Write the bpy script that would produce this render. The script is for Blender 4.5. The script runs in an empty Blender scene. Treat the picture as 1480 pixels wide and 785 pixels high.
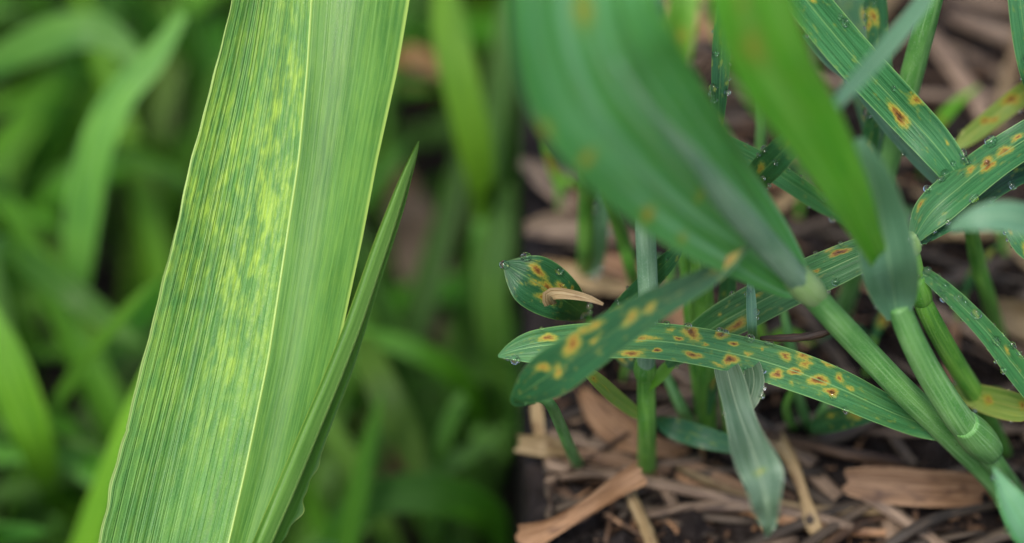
import bpy, math, random
import numpy as np
from mathutils import Vector, noise

# ------------------------------------------------------------------ camera, sky, sun, exposure
SC = bpy.context.scene
COL = SC.collection
PITCH = math.radians(45)
CAM_H = 0.2760            # metres above the bed of sparse plants
D = 0.33                  # focus distance (close-up lens)
LENS = 100.0
cd = bpy.data.cameras.new('camera'); cam = bpy.data.objects.new('camera', cd); COL.objects.link(cam)
cam.location = (0, 0, CAM_H); cam.rotation_euler = (math.radians(90) - PITCH, 0, 0)
cd.lens = LENS; cd.sensor_width = 36.0; cd.clip_start = 0.005; cd.clip_end = 60.0
cd.dof.use_dof = True; cd.dof.focus_distance = D; cd.dof.aperture_fstop = 9.0
SC.camera = cam

SUN_EL, SUN_AZ = math.radians(62), math.radians(-155)       # from the upper left, a little behind the camera
w = bpy.data.worlds.new('World'); SC.world = w; w.use_nodes = True
nt = w.node_tree; nt.nodes.clear()
sky = nt.nodes.new('ShaderNodeTexSky'); sky.sky_type = 'NISHITA'; sky.sun_disc = False
sky.sun_elevation = SUN_EL; sky.sun_rotation = SUN_AZ; sky.dust_density = 3.0; sky.air_density = 1.0
bg = nt.nodes.new('ShaderNodeBackground'); bg.inputs[1].default_value = 0.115
out = nt.nodes.new('ShaderNodeOutputWorld')
nt.links.new(sky.outputs[0], bg.inputs[0]); nt.links.new(bg.outputs[0], out.inputs[0])
sl = bpy.data.lights.new('sun', 'SUN'); so = bpy.data.objects.new('sun', sl); COL.objects.link(so)
sl.energy = 2.0; sl.angle = math.radians(20); sl.color = (1.0, 0.95, 0.86)
sd = Vector((math.sin(SUN_AZ) * math.cos(SUN_EL), math.cos(SUN_AZ) * math.cos(SUN_EL), math.sin(SUN_EL)))
so.rotation_euler = sd.to_track_quat('Z', 'Y').to_euler(); so.location = sd * 3
SC.view_settings.view_transform = 'Standard'; SC.view_settings.look = 'None'
SC.view_settings.exposure = 0.88; SC.view_settings.gamma = 1.0
SC.cycles.use_denoising = True
SC.cycles.max_bounces = 8; SC.cycles.transmission_bounces = 6; SC.cycles.transparent_max_bounces = 6

# ------------------------------------------------------------------ picture <-> place
SP, CP = math.sin(PITCH), math.cos(PITCH)
FWD = np.array([0, CP, -SP]); UP = np.array([0, SP, CP]); RT = np.array([1.0, 0, 0])
CAMP = np.array([0, 0, CAM_H]); K = 36.0 / LENS / 1480.0
def P(px, py, dep):                     # photo pixel + distance (in focus distances) -> point
    return CAMP + dep * D * (FWD + (px - 740) * K * RT - (py - 392.5) * K * UP)
def project(pts):
    q = pts - CAMP; z = q @ FWD
    return np.stack([740 + (q @ RT) / z / K, 392.5 - (q @ UP) / z / K], 1)
EDGE_X = 0.0018
LOW = -0.14
def gheight(x, y):                      # the bed on the right, the lower crop on the left
    n = noise.noise(Vector((x * 45, y * 45, 3.1))) * 0.0022 + noise.noise(Vector((x * 190, y * 190, 7.7))) * 0.0011
    n += noise.noise(Vector((x * 520, y * 520, 1.7))) * 0.0005
    e = EDGE_X + noise.noise(Vector((y * 60, 2.2, 0))) * 0.0012 + noise.noise(Vector((y * 240, 5.2, 0))) * 0.0007
    if x > e: return n
    if x > e - 0.004: return n + (LOW + 0.01) * min(1, (e - x) / 0.0012)
    return LOW + n * 3
def G(px, py, lift=0.0):                # photo pixel -> point on the bed
    d = FWD + (px - 740) * K * RT - (py - 392.5) * K * UP
    z = 0.0
    for _ in range(3):
        t = (z - CAM_H) / d[2]; p = CAMP + d * t
        z = (gheight(max(p[0], EDGE_X + .004), p[1])) + lift
    return p
def depth_of(p): return float((np.asarray(p) - CAMP) @ FWD) / D
def GD(px, py, lift=0.0): return depth_of(G(px, py, lift))

# ------------------------------------------------------------------ materials
class NB:
    def __init__(s, name):
        s.m = bpy.data.materials.new(name); s.m.use_nodes = True
        s.t = s.m.node_tree; s.t.nodes.clear()
    def n(s, typ, **kw):
        o = s.t.nodes.new('ShaderNode' + typ)
        for k, v in kw.items():
            if k[0] == 'i' and k[1:].isdigit(): s.put(v, o.inputs[int(k[1:])])
            elif k.startswith('in_'): s.put(v, o.inputs[k[3:].replace('_', ' ')])
            else: setattr(o, k, v)
        return o
    def put(s, v, sock):
        if isinstance(v, bpy.types.NodeSocket): s.t.links.new(v, sock)
        elif isinstance(v, bpy.types.Node): s.t.links.new(v.outputs[0], sock)
        else:
            if isinstance(v, tuple) and len(v) == 3 and sock.type == 'RGBA': v = (*v, 1)
            sock.default_value = v
    def math(s, op, a, b=0.0, c=0.0): return s.n('Math', operation=op, i0=a, i1=b, i2=c).outputs[0]
    def step(s, v, a, b, lo=0.0, hi=1.0):
        return s.n('MapRange', interpolation_type='SMOOTHSTEP', i0=v, i1=a, i2=b, i3=lo, i4=hi).outputs[0]
    def mix(s, f, a, b, bt='MIX'):
        o = s.n('Mix', data_type='RGBA', blend_type=bt)
        s.put(f, o.inputs['Factor']); s.put(a, o.inputs[6]); s.put(b, o.inputs[7]); return o.outputs[2]
    def noise(s, vec, scale, detail=2.0, rough=.5): return s.n('TexNoise', in_Vector=vec, in_Scale=scale, in_Detail=detail, in_Roughness=rough).outputs[0]
    def attr(s, name): return s.n('Attribute', attribute_name=name).outputs[2]
    def comb(s, x, y, z=0.0): return s.n('CombineXYZ', i0=x, i1=y, i2=z).outputs[0]
    def uv(s):
        a = s.n('UVMap', uv_map='UVMap'); b = s.n('SeparateXYZ', i0=a); return b.outputs[0], b.outputs[1]
    def rnd(s): return s.n('ObjectInfo').outputs['Random']
    def ramp(s, f, stops):
        r = s.n('ValToRGB', i0=f); e = r.color_ramp.elements
        while len(e) < len(stops): e.new(.5)
        for k, (p, c) in enumerate(stops): e[k].position = p; e[k].color = (*c, 1)
        return r.outputs[0], r.outputs[1]
    def done(s, shader): s.t.links.new(shader, s.n('OutputMaterial').inputs[0]); return s.m

def srgb(r, g, b):
    f = lambda c: (c / 255 / 12.92) if c / 255 < .04045 else ((c / 255 + .055) / 1.055) ** 2.4
    return (f(r), f(g), f(b))

def leaf_mat(name, ca, cb, vein=(.2, .35, .1), period=.55, vein_amt=.35, margin=(.35, .45, .22), margin_w=.05,
             mott=(.42, .50, .07), transl=.30, tcol=None, rough=.42, bump=.25, spots=True, spread=.0, rib=.035, spec=.42, glow=.35, vlo=.86, vhi=1.12, bands=0.0, bandc=(.3, .5, .3)):
    b = NB(name); U, V = b.uv(); r = b.rnd(); r10 = b.math('MULTIPLY', r, 37.0)
    streak = b.noise(b.comb(b.math('MULTIPLY', U, 1.5), b.math('MULTIPLY', V, .05), r10), 2.2, 3)
    broad = b.noise(b.comb(b.math('MULTIPLY', U, .3), b.math('MULTIPLY', V, .06), r10), 1.0, 2)
    f = b.math('ADD', b.math('MULTIPLY', streak, .8), b.math('MULTIPLY', broad, .6))
    col = b.mix(b.step(f, .45, .95), ca, cb)
    # longitudinal veins: pale ridges, of uneven strength, plus minor ones between
    wob = b.math('MULTIPLY', b.noise(b.comb(b.math('MULTIPLY', U, .9), b.math('MULTIPLY', V, .012), r10), 1.0, 1), 2.3)
    ph = b.math('MULTIPLY', b.math('ADD', U, wob), 2 * math.pi / period)
    s1 = b.math('SINE', ph); s2 = b.math('SINE', b.math('MULTIPLY', ph, 2.63))
    veins = b.math('ADD', b.math('MULTIPLY', s1, .65), b.math('MULTIPLY', s2, .35))
    vamp = b.step(b.noise(b.comb(b.math('MULTIPLY', U, .8), b.math('MULTIPLY', V, .03), r10), 1.3, 2), .3, .7, .35, 1.0)
    vv = b.math('MULTIPLY', b.step(veins, -.2, .9), vamp)
    col = b.mix(b.math('MULTIPLY', vv, vein_amt), col, vein)
    if bands:                       # wide pale and dull streaks along the blade
        bn = b.noise(b.comb(b.math('MULTIPLY', U, .55), b.math('MULTIPLY', V, .018), r10), 1.0, 2)
        col = b.mix(b.step(bn, .42, .68, 0, bands), col, bandc)
        bn2 = b.noise(b.comb(b.math('MULTIPLY', U, .7), b.math('MULTIPLY', V, .03), b.math('ADD', r10, 9.0)), 1.0, 2)
        col = b.mix(b.step(bn2, .5, .72, 0, bands), col, b.mix(.55, col, (.01, .05, .02)))
    # small cells along the furrows
    cell = b.noise(b.comb(b.math('MULTIPLY', U, 7.0), b.math('MULTIPLY', V, 5.0), r10), 1.0, 1)
    col = b.mix(b.step(cell, .5, .85, 0, .28), col, vein)
    if mott:
        m1 = b.noise(b.comb(b.math('MULTIPLY', U, .95), b.math('MULTIPLY', V, .24), r10), 1.0, 3, .6)
        m2 = b.noise(b.comb(b.math('MULTIPLY', U, 2.3), b.math('MULTIPLY', V, .6), r10), 1.0, 2)
        mm = b.math('MULTIPLY', b.step(b.math('ADD', b.math('MULTIPLY', m1, .65), b.math('MULTIPLY', m2, .35)), .36, .74), b.attr('mottle'))
        col = b.mix(mm, col, mott)
    if spots:
        ln = b.noise(b.comb(b.math('MULTIPLY', U, 4.5), b.math('MULTIPLY', V, 2.6), r10), 1.0, 3)
        L = b.attr('lesion')
        L2 = b.math('ADD', L, b.math('MULTIPLY', b.math('MULTIPLY', b.math('SUBTRACT', ln, .5), .5), b.step(L, .02, .3)))
        rc, _ = b.ramp(L2, [(0, srgb(96, 140, 62)), (.2, srgb(140, 155, 58)), (.38, srgb(176, 158, 62)), (.52, srgb(150, 104, 44)), (.66, srgb(104, 52, 24)), (.84, srgb(34, 18, 14))])
        col = b.mix(b.step(L2, .04, .42, 0, .94), col, rc)
        # scattered flecks where the leaf is going yellow
        fl = b.noise(b.comb(b.math('MULTIPLY', U, 1.9), b.math('MULTIPLY', V, .8), r10), 1.0, 2)
        col = b.mix(b.math('MULTIPLY', b.step(fl, .58, .74), spread), col, srgb(150, 160, 60))
    E = b.attr('edge')
    col = b.mix(b.step(E, 1 - margin_w, 1 - margin_w * .3, 0, .85), col, margin)
    col = b.mix(b.step(E, rib, rib * .35, 0, .75), col, margin)
    hs = b.n('HueSaturation', in_Hue=b.step(r, 0, 1, .488, .508), in_Value=b.step(b.math('FRACT', b.math('MULTIPLY', r, 7.3)), 0, 1, vlo, vhi), in_Color=col)
    col = hs.outputs[0]
    hgt = b.math('ADD', b.math('MULTIPLY', veins, .6), b.math('MULTIPLY', cell, .5))
    bp = b.n('Bump', in_Strength=bump, in_Distance=.0002, in_Height=hgt)
    rg = b.step(cell, .3, .7, rough - .05, rough + .16)
    pr = b.n('BsdfPrincipled', in_Base_Color=col, in_Roughness=rg, in_Normal=bp.outputs[0])
    pr.inputs['Specular IOR Level'].default_value = spec
    tc = b.mix(1.0, col, tcol or (1.0, 1.0, .45), 'MULTIPLY')
    tr = b.n('BsdfTranslucent', in_Color=b.mix(glow, tc, (.30, .55, .03)), in_Normal=bp.outputs[0])
    ms = b.n('MixShader', i0=transl, i1=pr.outputs[0], i2=tr.outputs[0])
    return b.done(ms.outputs[0])

def stem_mat(name, ca, cb, vein, bloom=.25):
    b = NB(name); U, V = b.uv(); r10 = b.math('MULTIPLY', b.rnd(), 37.0)
    st = b.noise(b.comb(b.math('MULTIPLY', U, 2.2), b.math('MULTIPLY', V, .05), r10), 2.0, 3)
    br = b.noise(b.comb(b.math('MULTIPLY', U, .3), b.math('MULTIPLY', V, .12), r10), 1.3, 3)
    col = b.mix(b.step(br, .35, .65), ca, cb)
    col = b.mix(b.step(st, .48, .66, 0, .6), col, vein)
    fr = b.noise(b.comb(b.math('MULTIPLY', U, 4.0), b.math('MULTIPLY', V, 2.0), r10), 2.0, 2)
    col = b.mix(b.step(fr, .5, .75, 0, bloom), col, (.55, .65, .55))
    bp = b.n('Bump', in_Strength=.3, in_Distance=.0003, in_Height=b.math('ADD', st, b.math('MULTIPLY', fr, .3)))
    pr = b.n('BsdfPrincipled', in_Base_Color=col, in_Roughness=b.step(fr, .3, .7, .38, .58), in_Normal=bp.outputs[0])
    tr = b.n('BsdfTranslucent', in_Color=b.mix(.4, col, (.35, .55, .05)))
    return b.done(b.n('MixShader', i0=.18, i1=pr.outputs[0], i2=tr.outputs[0]).outputs[0])

def dry_mat(name, ca, cb, cc, rough=.6):
    b = NB(name); U, V = b.uv(); r = b.rnd(); r10 = b.math('MULTIPLY', r, 41.0)
    st = b.noise(b.comb(b.math('MULTIPLY', U, 1.6), b.math('MULTIPLY', V, .06), r10), 2.2, 4)
    bl = b.noise(b.comb(b.math('MULTIPLY', U, .35), b.math('MULTIPLY', V, .12), r10), 1.6, 4, .6)
    col = b.mix(b.step(st, .38, .64), ca, cb)
    col = b.mix(b.step(bl, .5, .68, 0, .85), col, cc)
    hs = b.n('HueSaturation', in_Value=b.step(r, 0, 1, .65, 1.2), in_Color=col)
    bp = b.n('Bump', in_Strength=.5, in_Distance=.0004, in_Height=st)
    pr = b.n('BsdfPrincipled', in_Base_Color=hs.outputs[0], in_Roughness=rough, in_Normal=bp.outputs[0])
    tr = b.n('BsdfTranslucent', in_Color=hs.outputs[0])
    return b.done(b.n('MixShader', i0=.15, i1=pr.outputs[0], i2=tr.outputs[0]).outputs[0])

def soil_mat():
    b = NB('damp_soil'); g = b.n('NewGeometry').outputs[0]
    n1 = b.noise(g, 160, 5, .6); n2 = b.noise(g, 900, 4, .6); n3 = b.noise(g, 45, 3)
    col = b.mix(b.step(n1, .35, .7), (.006, .0046, .0045), (.022, .0175, .017))
    col = b.mix(b.step(n2, .55, .75, 0, .6), col, (.052, .043, .040))
    col = b.mix(b.step(n3, .45, .7, 0, .5), col, (.024, .016, .012))
    bp = b.n('Bump', in_Strength=.8, in_Distance=.001, in_Height=b.math('ADD', n1, b.math('MULTIPLY', n2, .5)))
    pr = b.n('BsdfPrincipled', in_Base_Color=col, in_Roughness=b.step(n2, .3, .7, .45, .9), in_Normal=bp.outputs[0])
    pr.inputs['Specular IOR Level'].default_value = .12
    return b.done(pr.outputs[0])

def water_mat():
    b = NB('dew_water')
    pr = b.n('BsdfPrincipled', in_Base_Color=(1, 1, 1), in_Roughness=.02, in_IOR=1.33)
    pr.inputs['Transmission Weight'].default_value = 1.0
    return b.done(pr.outputs[0])

MT = {
 'hero': leaf_mat('wheat_leaf_mottled', srgb(66, 112, 52), srgb(92, 140, 64), vein=srgb(132, 172, 92), period=.78, vein_amt=.34, margin=srgb(186, 208, 124), margin_w=.03, mott=srgb(162, 190, 68), transl=.22, bump=.6, spots=False, rib=.016),
 'heroback': leaf_mat('wheat_leaf_smooth', srgb(70, 124, 50), srgb(108, 160, 74), vein=srgb(138, 184, 98), period=1.25, vein_amt=.28, margin=srgb(178, 208, 104), margin_w=.05, mott=srgb(150, 190, 70), transl=.34, bump=.15, spots=False, rib=.018),
 'teal': leaf_mat('wheat_leaf_spotted', srgb(34, 92, 52), srgb(64, 128, 76), vein=srgb(104, 158, 100), period=.42, vein_amt=.30, margin=srgb(128, 172, 104), margin_w=.06, mott=srgb(150, 160, 50), spread=.35),
 'dark': leaf_mat('wheat_leaf_dark_spotted', srgb(22, 66, 44), srgb(40, 98, 62), vein=srgb(70, 124, 84), period=.42, vein_amt=.30, margin=srgb(96, 140, 80), mott=srgb(140, 140, 40), spread=.45),
 'bright': leaf_mat('wheat_leaf_bright', srgb(76, 158, 30), srgb(116, 190, 56), vein=srgb(124, 190, 76), period=.6, vein_amt=.2, margin=srgb(130, 180, 70), mott=srgb(180, 190, 50), transl=.5, bands=.6, bandc=srgb(150, 205, 100)),
 'pale': leaf_mat('wheat_leaf_waxy', srgb(70, 116, 90), srgb(106, 150, 122), vein=srgb(144, 180, 150), period=.5, vein_amt=.3, margin=srgb(150, 186, 140), mott=srgb(170, 180, 90)),
 'wide': leaf_mat('wheat_leaf_broad', srgb(58, 132, 62), srgb(92, 164, 92), vein=srgb(116, 174, 124), period=.9, vein_amt=.25, margin=srgb(100, 150, 80), mott=srgb(170, 170, 40), transl=.38, bands=.8, bandc=srgb(128, 184, 140)),
 'frost': leaf_mat('wheat_leaf_frosted', srgb(66, 98, 72), srgb(112, 138, 114), vein=srgb(150, 168, 148), period=.5, vein_amt=.4, margin=srgb(176, 190, 160), mott=srgb(120, 150, 80)),
 'yellow': leaf_mat('wheat_leaf_yellowing', srgb(100, 138, 58), srgb(146, 168, 82), vein=srgb(180, 188, 120), period=.5, margin=srgb(190, 180, 100), mott=srgb(190, 150, 60), spread=.6),
 'deadb': dry_mat('dead_blade_brown', srgb(66, 52, 36), srgb(92, 74, 52), srgb(46, 36, 26)), 'deado': dry_mat('dead_blade_ochre', srgb(96, 70, 34), srgb(122, 92, 46), srgb(66, 48, 26)),
 'crop': leaf_mat('crop_leaf', srgb(42, 98, 10), srgb(82, 146, 26), vein=srgb(100, 158, 56), period=.9, vein_amt=.2, margin=srgb(110, 160, 70), mott=None, transl=.26, spots=False, rough=.5, spec=.3, glow=.15, vlo=.38, vhi=1.08),
 'croplime': leaf_mat('crop_leaf_lime', srgb(60, 118, 14), srgb(108, 162, 36), vein=srgb(130, 184, 70), period=.9, vein_amt=.2, margin=srgb(120, 170, 70), mott=None, transl=.26, spots=False, rough=.5, spec=.3, glow=.15, vlo=.38, vhi=1.08),
 'cropblue': leaf_mat('crop_leaf_bluish', srgb(56, 114, 26), srgb(110, 164, 58), vein=srgb(130, 176, 120), period=.9, vein_amt=.25, margin=srgb(140, 180, 120), mott=None, transl=.26, spots=False, rough=.5, spec=.3, glow=.15, vlo=.38, vhi=1.08),
 'stem': stem_mat('wheat_stem', srgb(74, 136, 60), srgb(108, 164, 86), srgb(142, 188, 122)),
 'stemb': stem_mat('wheat_stem_bright', srgb(66, 134, 34), srgb(104, 164, 54), srgb(140, 186, 90)),
 'stempale': stem_mat('wheat_sheath_waxy', srgb(104, 148, 112), srgb(136, 174, 136), srgb(164, 196, 164), .4),
 'collar': stem_mat('leaf_collar', srgb(146, 186, 104), srgb(168, 200, 126), srgb(190, 212, 160), .3),
 'straw': dry_mat('old_straw', srgb(92, 74, 60), srgb(150, 128, 108), srgb(58, 43, 36)),
 'straw2': dry_mat('weathered_straw', srgb(54, 44, 36), srgb(94, 80, 66), srgb(33, 27, 22)),
 'tan': dry_mat('dry_leaf_tan', srgb(114, 82, 54), srgb(154, 120, 90), srgb(72, 44, 28)),
 'cream': dry_mat('dry_leaf_cream', srgb(126, 104, 70), srgb(160, 140, 106), srgb(92, 62, 38)),
 'twig': dry_mat('brown_twig', srgb(56, 38, 26), srgb(90, 66, 46), srgb(35, 24, 18)),
 'soil': soil_mat(), 'dew': water_mat(),
}

# ------------------------------------------------------------------ mesh helpers
def link(name, me, mat, root=None, origin=None):
    o = bpy.data.objects.new(name, me); COL.objects.link(o)
    if mat is not None: me.materials.append(MT[mat])
    if root is not None:
        o.parent = root
        o.location = -Vector(origin) if origin is not None else (0, 0, 0)
    return o
def grid_mesh(name, pts, uvs, attrs=None, wrap=False):
    n, m = pts.shape[:2]; idx = np.arange(n * m).reshape(n, m)
    if wrap: nxt = np.roll(idx, -1, 1)
    a = idx[:-1, :] if wrap else idx[:-1, :-1]; bq = nxt[:-1, :] if wrap else idx[:-1, 1:]
    c = nxt[1:, :] if wrap else idx[1:, 1:]; d = idx[1:, :] if wrap else idx[1:, :-1]
    faces = np.stack([a, bq, c, d], -1).reshape(-1, 4)
    me = bpy.data.meshes.new(name); co = pts.reshape(-1, 3)
    fl = faces.tolist()
    if wrap: fl += [idx[0, ::-1].tolist(), idx[-1, :].tolist()]
    me.from_pydata(co.tolist(), [], fl)
    ul = me.uv_layers.new(name='UVMap'); vi = np.empty(len(me.loops), dtype=np.int32); me.loops.foreach_get('vertex_index', vi)
    ul.data.foreach_set('uv', uvs.reshape(-1, 2)[vi].astype(np.float32).ravel())
    for k, v in (attrs or {}).items():
        at = me.attributes.new(k, 'FLOAT', 'POINT'); at.data.foreach_set('value', v.astype(np.float32).ravel())
    me.polygons.foreach_set('use_smooth', [True] * len(me.polygons)); me.update()
    return me
def catmull(c, n):
    c = np.asarray(c, float)
    q = np.vstack([2 * c[0] - c[1], c, 2 * c[-1] - c[-2]])
    t = np.linspace(0, len(c) - 1 - 1e-9, n); i = t.astype(int); f = (t - i)[:, None]
    p0, p1, p2, p3 = q[i], q[i + 1], q[i + 2], q[i + 3]
    return .5 * (2 * p1 + (p2 - p0) * f + (2 * p0 - 5 * p1 + 4 * p2 - p3) * f ** 2 + (3 * p1 - p0 - 3 * p2 + p3) * f ** 3)
def nrm(v): return v / (np.linalg.norm(v, axis=-1, keepdims=True) + 1e-12)
RNG = np.random.default_rng(11)

def lesion_field(spots, U, V, xy):
    L = np.zeros(U.shape)
    flat = xy.reshape(-1, 2)
    for (sx, sy, rpx, s) in spots:
        k = np.argmin(((flat - (sx, sy)) ** 2).sum(1)); u0 = U.ravel()[k]; v0 = V.ravel()[k]
        R = rpx * RNG.uniform(.62, 1.15) * K * D * 1000; s = s * RNG.uniform(.8, 1.08)
        e = RNG.uniform(1.15, 2.4); sk = RNG.uniform(-.3, .3)
        du = U - u0; dv = (V - v0) / e
        ang = np.arctan2(du, dv); wob = 1 + .22 * np.sin(2 * ang + RNG.uniform(0, 6)) + .15 * np.sin(3 * ang + RNG.uniform(0, 6))
        r = np.sqrt(du ** 2 + (dv + sk * du) ** 2) / (R * wob)
        L = np.maximum(L, s * .93 * np.clip(1 - r, 0, 1) ** 1.0)
    return L
def finish_leaf(name, pts, mid, W0, mat, spots=(), mottle=0.0, auto=0, tipdry=0.0, mott_fn=None):
    n, m = pts.shape[:2]
    u = np.linspace(-1, 1, m)[None, :].repeat(n, 0)
    arc = np.concatenate([[0], np.cumsum(np.linalg.norm(np.diff(mid, axis=0), axis=1))]) * 1000
    V = arc[:, None].repeat(m, 1); U = u * W0
    xy = project(pts.reshape(-1, 3)).reshape(n, m, 2)
    sp = list(spots)
    for _ in range(auto):
        i = RNG.integers(int(n * .05), int(n * .95)); j = RNG.integers(1, m - 1)
        sp.append((*xy[i, j], RNG.uniform(6, 13), RNG.choice([.5, .62, .8, .95])))
    L = lesion_field(sp, U, V, xy) if sp else np.zeros(U.shape)
    if tipdry: L = np.maximum(L, np.clip((tipdry - V) / tipdry, 0, 1) * .62)
    mo = np.full(U.shape, mottle) if mott_fn is None else mott_fn(u, xy)
    return grid_mesh(name, pts, np.stack([U, V], -1), {'edge': np.abs(u), 'lesion': L, 'mottle': mo})
def ribbon_px(c, fold=.12, curl=.0, ripple=.0, nu=9, step=10.0, up_fold=False):
    """c: (px, py, distance, width px, tilt) along the leaf"""
    c = [tuple(q) + (0.0,) * (5 - len(q)) for q in c]
    ln = sum(math.hypot(c[i + 1][0] - c[i][0], c[i + 1][1] - c[i][1]) for i in range(len(c) - 1))
    n = max(14, int(ln / step)); s = catmull(c, n); s[:, 3] = np.maximum(s[:, 3], 1.0)
    mid = np.array([P(a[0], a[1], a[2]) for a in s])
    t2 = np.gradient(s[:, :2], axis=0); t2 = nrm(t2); pp = np.stack([-t2[:, 1], t2[:, 0]], 1)
    u = np.linspace(-1, 1, nu); pts = np.zeros((n, nu, 3)); ph = RNG.uniform(0, 6)
    for i in range(n):
        for j, uu in enumerate(u):
            wv = s[i, 3] / 2 * (1 + ripple * .25 * math.sin(i * .55 + ph + uu))
            off = abs(uu)
            dz = s[i, 4] * uu - fold * (1 - off) * 0 - (fold * off + curl * uu * uu) * wv * K
            dz += ripple * .02 * math.sin(i * .8 + ph) * abs(uu) * wv / 40
            pts[i, j] = P(s[i, 0] + pp[i, 0] * uu * wv, s[i, 1] + pp[i, 1] * uu * wv, s[i, 2] + dz)
    return pts, mid, float(np.max(s[:, 3])) / 2 * K * D * 1000
def leaf_px(name, root, org, c, mat='teal', spots=(), auto=0, mottle=0.0, drops=(), ndrop=0, fine=False, tipdry=0.0, **kw):
    pts, mid, W0 = ribbon_px(c, nu=25 if fine else 9, step=2.6 if fine else 9.0, **kw)
    me = finish_leaf('leaf', pts, mid, W0, mat, spots, mottle, auto, tipdry)
    o = link('leaf', me, mat, root, org)
    add_drops(o, pts, drops, ndrop, org)
    return o
# dew
def drop_mesh():
    import bmesh
    bm = bmesh.new(); bmesh.ops.create_icosphere(bm, subdivisions=2, radius=1.0)
    for v in bm.verts:
        if v.co.z < 0: v.co.z *= .75
    for f in bm.faces: f.smooth = True
    me = bpy.data.meshes.new('water_drop'); bm.to_mesh(me); bm.free(); me.materials.append(MT['dew']); return me
DROP = drop_mesh()
def add_drops(leaf, pts, drops, ndrop, org):
    n, m = pts.shape[:2]
    xy = project(pts.reshape(-1, 3)); lst = []
    for (sx, sy, r) in drops:
        k = int(np.argmin(((xy - (sx, sy)) ** 2).sum(1))); lst.append((divmod(k, m), r))
    for _ in range(ndrop):
        e = RNG.random()
        j = 0 if e < .35 else m - 1 if e < .7 else int(RNG.integers(0, m))
        lst.append(((int(RNG.integers(1, n - 1)), j), RNG.choice([1.8, 2.6, 3.4, 4.4, 5.8], p=[.3, .28, .2, .15, .07])))
    for (i, j), r in lst:
        i0, i1 = max(i - 1, 0), min(i + 1, n - 1); j0, j1 = max(j - 1, 0), min(j + 1, m - 1)
        nn = np.cross(pts[i1, j] - pts[i0, j], pts[i, j1] - pts[i, j0]); nn = nn / (np.linalg.norm(nn) + 1e-15)
        if nn @ (CAMP - pts[i, j]) < 0: nn = -nn
        R = 1.2 * r * K * D * depth_of(pts[i, j])
        d = bpy.data.objects.new('water_drop', DROP); COL.objects.link(d); d.parent = leaf
        p = pts[i, j] + nn * R * .45
        d.location = Vector(p); q = Vector(nn).to_track_quat('Z', 'Y'); d.rotation_mode = 'QUATERNION'; d.rotation_quaternion = q
        d.scale = (R * RNG.uniform(.95, 1.15), R * RNG.uniform(.95, 1.2), R * RNG.uniform(.8, 1.0))
def tube_mesh(name, ctr, rad, nside=14, flat=1.0, ripple=0.0):
    n = len(ctr); t = nrm(np.gradient(ctr, axis=0)); ref = np.array([1.0, 0.12, 0.05])
    a = nrm(np.cross(t, ref)); b = nrm(np.cross(t, a)); th = np.linspace(0, 2 * np.pi, nside, endpoint=False)
    pr = 1 + ripple * np.sin(5 * th + 1.3)
    ring = (np.cos(th) * pr)[None, :, None] * a[:, None, :] * flat + (np.sin(th) * pr)[None, :, None] * b[:, None, :]
    pts = ctr[:, None, :] + ring * np.asarray(rad)[:, None, None]
    arc = np.concatenate([[0], np.cumsum(np.linalg.norm(np.diff(ctr, axis=0), axis=1))]) * 1000
    U = (th * float(np.mean(rad)) * 1000)[None, :].repeat(n, 0); V = arc[:, None].repeat(nside, 1)
    return grid_mesh(name, pts, np.stack([U, V], -1), None, True)
def stem_px(root, org, c, mat='stem', name='stem', n=40, ripple=.02):
    """c: (px, py, distance, diameter px)"""
    s = catmull(c, n); ctr = np.array([P(a[0], a[1], a[2]) for a in s]); rad = s[:, 3] / 2 * K * D * s[:, 2]
    return link(name, tube_mesh(name, ctr, rad, 16, 1.0, ripple), mat, root, org)
def node_px(root, org, px, py, dep, dx, dy, w, ln=22, mat='collar', name='node', slope=.0002):
    k = math.hypot(dx, dy); dx, dy = dx / k * ln / 2, dy / k * ln / 2
    prof = [(-1, .86), (-.7, .97), (-.3, 1.06), (.1, 1.1), (.5, 1.05), (.85, .95), (1, .86)]
    stem_px(root, org, [(px + dx * t, py + dy * t, dep + slope * t * ln / 2, w * r) for t, r in prof], mat, name, 14, .03)
def thing(name, label, cat, loc=(0, 0, 0), group=None):
    o = bpy.data.objects.new(name, None); COL.objects.link(o); o.location = loc; o.empty_display_size = .01
    o['label'] = label; o['category'] = cat
    if group: o['group'] = group
    return o
def tag(o, label, cat, group=None):
    o['label'] = label; o['category'] = cat
    if group: o['group'] = group
    return o

# ------------------------------------------------------------------ the ground
def axis(parts):
    r = []
    for a, b, s in parts: r += list(np.arange(a, b - 1e-9, s))
    return np.array(r + [parts[-1][1]])
gx = axis([(-4, -.4, .3), (-.4, -.02, .008), (-.02, -.006, .002), (-.006, .006, .0006), (.006, .09, .0011), (.09, .3, .01), (.3, 4, .3)])
gy = axis([(-3, .1, .3), (.1, .2, .004), (.2, .35, .0011), (.35, .7, .006), (.7, 5, .3)])
gp = np.array([[(x, y, gheight(x, y)) for y in gy] for x in gx])
me = grid_mesh('ground', gp, np.stack([gp[..., 0] * 1000, gp[..., 1] * 1000], -1))
g = link('ground', me, 'soil'); g['kind'] = 'structure'; g['label'] = 'dark damp soil'

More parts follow.
